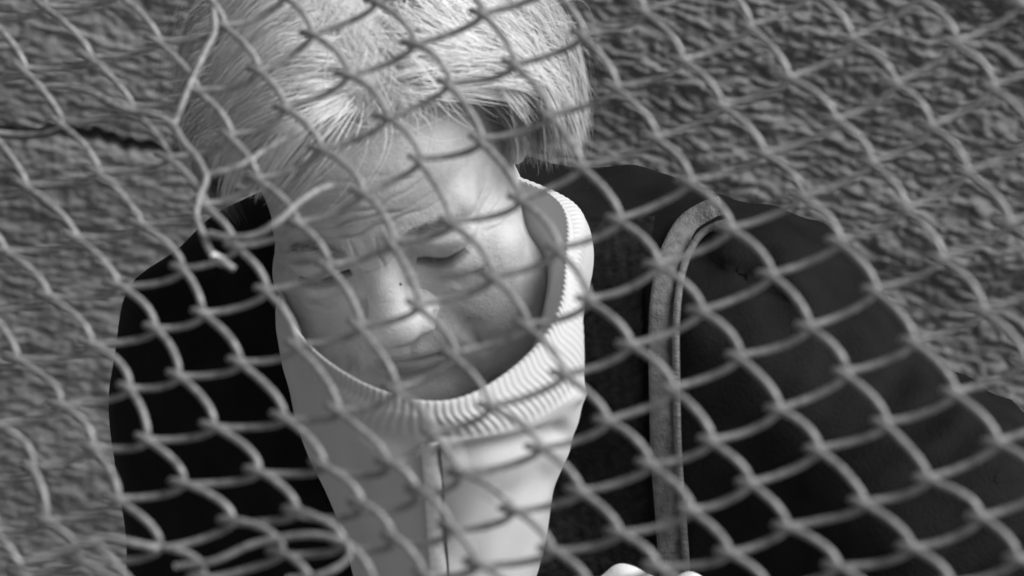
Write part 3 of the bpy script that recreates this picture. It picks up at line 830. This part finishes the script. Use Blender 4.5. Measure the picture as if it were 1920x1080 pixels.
# helpers to lay strips on the clothes
def bvh_of(*obs):
    V, F, o = [], [], 0
    for ob in obs:
        me = ob.data; n = len(me.vertices); c = np.empty(n * 3, np.float32); me.vertices.foreach_get('co', c)
        V.append(c.reshape(-1, 3) + np.array(ob.parent.location if ob.parent else ob.location))
        F += [[i + o for i in p.vertices] for p in me.polygons]; o += n
    return BVHTree.FromPolygons([Vector(q) for q in np.vstack(V)], F)
bvh_coat = bvh_of(coat); bvh_sweater = bvh_of(sweater)
bvh_cloth = bvh_coat
def lay(px, py, lift):
    w = P(np.array(px, float), np.array(py, float), 1.0); d = w - CAM; d /= np.linalg.norm(d)
    h = bvh_cloth.ray_cast(Vector(CAM), Vector(d))
    if h[0] is None: return P(px, py, 2.32)
    return np.array(h[0]) - d * lift
def strip(name, pts, wpx, material, lift=0.003, thick=0.002, n=120, across=9, ribs=0, riba=0.0, dome=0.0015, parent=man):
    """a band of cloth laid on the garment along a path"""
    c = catmull(np.array(pts, float), n); T = np.gradient(c, axis=0); T /= np.linalg.norm(T, axis=1, keepdims=True)
    Nn = np.stack([-T[:, 1], T[:, 0]], -1)
    a = np.linspace(-1, 1, across)
    base_w = np.array([lay(c[i, 0], c[i, 1], 0) for i in range(n)])
    for _ in range(4):
        q = np.vstack([base_w[:1], base_w, base_w[-1:]]); base_w = (q[:-2] + 2 * q[1:-1] + q[2:]) / 4
    dep = topix(base_w)[2]
    V = []
    for side in (0, 1):
        for k in range(across):
            off = Nn * (a[k] * wpx / 2)
            dome_k = dome * (1 - a[k] ** 2)
            rb = riba * np.sin(np.linspace(0, ribs * 2 * math.pi, n) + (0 if a[k] < 0 else 1.5)) if ribs else 0
            up = lift + (thick + dome_k + rb if side == 0 else -0.002)
            V.append(P(c[:, 0] + off[:, 0], c[:, 1] + off[:, 1], dep - up))
    V = np.array(V); A_ = across
    ringI = list(range(A_)) + [A_ + k for k in range(A_ - 1, -1, -1)]
    V = V[ringI]                                     # closed section
    nsec = len(ringI)
    f = grid_faces(nsec, n, wrap_u=True)
    return mesh_from(name, V.reshape(-1, 3), f, material, parent)
trim_path = [(1357, 394), (1330, 403), (1292, 428), (1264, 480), (1250, 540), (1244, 620), (1245, 720), (1248, 850), (1256, 960), (1266, 1100), (1280, 1300)]
strip('coat_trim', trim_path, 56, M_trim, 0.003, n=420)
_c = catmull(np.array(trim_path, float), 60); _t = np.gradient(_c, axis=0); _t /= np.linalg.norm(_t, axis=1, keepdims=True)
pip = [tuple(q) for q in (_c + np.stack([_t[:, 1], -_t[:, 0]], -1) * 23.5)[::5]]
strip('coat_piping', pip, 14, M_trim2, 0.0040, ribs=120, riba=0.0002, n=420, dome=0.0013)
bvh_cloth = bvh_sweater
strip('zip_placket', [(800, 806), (806, 850), (812, 920), (817, 1000), (822, 1080), (828, 1200)], 34, M_zip, 0.0022, n=80, dome=0.0012)

strip('zip_line', [(819, 812), (825, 850), (831, 920), (836, 1000), (841, 1080), (847, 1200)], 4, M_trim, 0.003, n=120, dome=0.0004)
bvh_cloth = bvh_coat
# dark knitted cardigan between sweater and coat trim
def panel(name, left, right, ys, material, lift, bumpy, nx=70, ny=300, parent=man):
    Y = np.linspace(ys[0], ys[1], ny); a = np.linspace(0, 1, nx)
    L = np.interp(Y, [q[1] for q in left], [q[0] for q in left]); R = np.interp(Y, [q[1] for q in right], [q[0] for q in right])
    dep = np.empty((nx, ny))
    yy = Y[::10]; DD = []
    for i in range(0, nx, 7):
        col_ = []
        for j in range(0, ny, 10):
            x = L[j] + (R[j] - L[j]) * a[i]
            col_.append(topix(lay(x, Y[j], 0))[2])
        DD.append(col_)
    DD = np.array(DD)
    gi = np.arange(0, nx, 7); gj = np.arange(0, ny, 10)
    tmp = np.array([np.interp(np.arange(ny), gj, r_) for r_ in DD])
    dep = np.array([np.interp(np.arange(nx), gi, tmp[:, j]) for j in range(ny)]).T
    X = L[None] + (R - L)[None] * a[:, None]; YY = np.broadcast_to(Y[None], X.shape)
    b = bumpy * (np.sin(X / 5.0 + YY / 9) * np.sin(YY / 6.5 - X / 22) + 0.8 * vnoise(np.stack([X / 8, YY / 6, 0 * X], -1), 8))
    edge = np.minimum(np.minimum(a[:, None], 1 - a[:, None]) * 8, 1)
    W = P(X, YY, dep - lift * edge - b * edge)
    W2 = P(X, YY, dep + 0.003)
    f = grid_faces(nx, ny); n1 = nx * ny
    V = np.vstack([W.reshape(-1, 3), W2.reshape(-1, 3)])
    F = np.vstack([f[:, ::-1], f + n1])
    rim = [i * ny for i in range(nx)] + [(nx - 1) * ny + j for j in range(1, ny)] + [i * ny + ny - 1 for i in range(nx - 2, -1, -1)] + [j for j in range(ny - 2, 0, -1)]
    rim = np.array(rim); r2 = np.roll(rim, -1)
    F = np.vstack([F, np.stack([rim, r2, r2 + n1, rim + n1], -1)])
    return mesh_from(name, V, F, material, parent)
panel('cardigan', [(1040, 400), (1030, 640), (990, 850), (940, 1080), (900, 1250)], [(1240, 400), (1218, 520), (1222, 640), (1226, 850), (1240, 1080), (1250, 1250)], (405, 1240), M_card, 0.004, 0.0007)

# trousers and shoes (below the frame)
def leg_mesh(x0):
    hip = coat_base + np.array([x0, 0.02, 0.0]); foot = np.array([man.location[0] + x0 * 1.3, man.location[1] + 0.02, 0.09])
    pts = np.array([hip, hip * 0.5 + foot * 0.5 + np.array([0, -0.02, 0]), foot])
    c = catmull(pts, 24)
    return tube(c, np.interp(np.linspace(0, 1, 24), [0, .5, 1], [0.098, 0.068, 0.062]), 20), foot
coat_base = CAM + cam2w(cc(800, 900, 2.42) - UPC * 0.55)
coat_base = np.array([man.location[0], coat_base[1], coat_base[2] + 0.02])
for x0 in (-0.1, 0.1):
    (v, f), foot = leg_mesh(x0)
    mesh_from('trouser_leg', v, f, M_trouser, man)
    t = np.linspace(0, 1, 14)
    c = np.stack([foot[0] + 0 * t, foot[1] + 0.06 - 0.27 * t, 0.045 + 0.012 * np.cos(t * 3)], -1)
    v, f = tube(c, 0.043 * np.sqrt(np.clip(1 - (2 * t - 1) ** 4, 0.05, 1)), 14)
    v[:, 2] = np.maximum(v[:, 2], 0.002)
    mesh_from('shoe', v, f, M_coat, man)

# crumpled white handkerchief peeking in at the lower edge
def hank(p):
    d = ell(p, cc(1160, 1100, 2.20), (0.0115, 0.013, 0.014))
    d = smin(d, ell(p, cc(1210, 1150, 2.20), (0.03, 0.022, 0.02)), 0.012)
    d = smin(d, ell(p, cc(1300, 1118, 2.20), (0.011, 0.013, 0.013)), 0.012)
    return d + 0.0015 * np.sin(p[..., 0] * 210 + p[..., 1] * 120) * np.sin(p[..., 1] * 160)
v, f = surface_nets(hank, cc(1080, 1260, 2.28), cc(1380, 1030, 2.10), 0.0022)
hk = mesh_from('handkerchief', CAM + cam2w(v), f, M_white, loc=P(1210, 1180, 2.20))
hk['label'] = 'white crumpled cloth showing at the bottom edge below the coat trim'
hk['category'] = 'cloth'
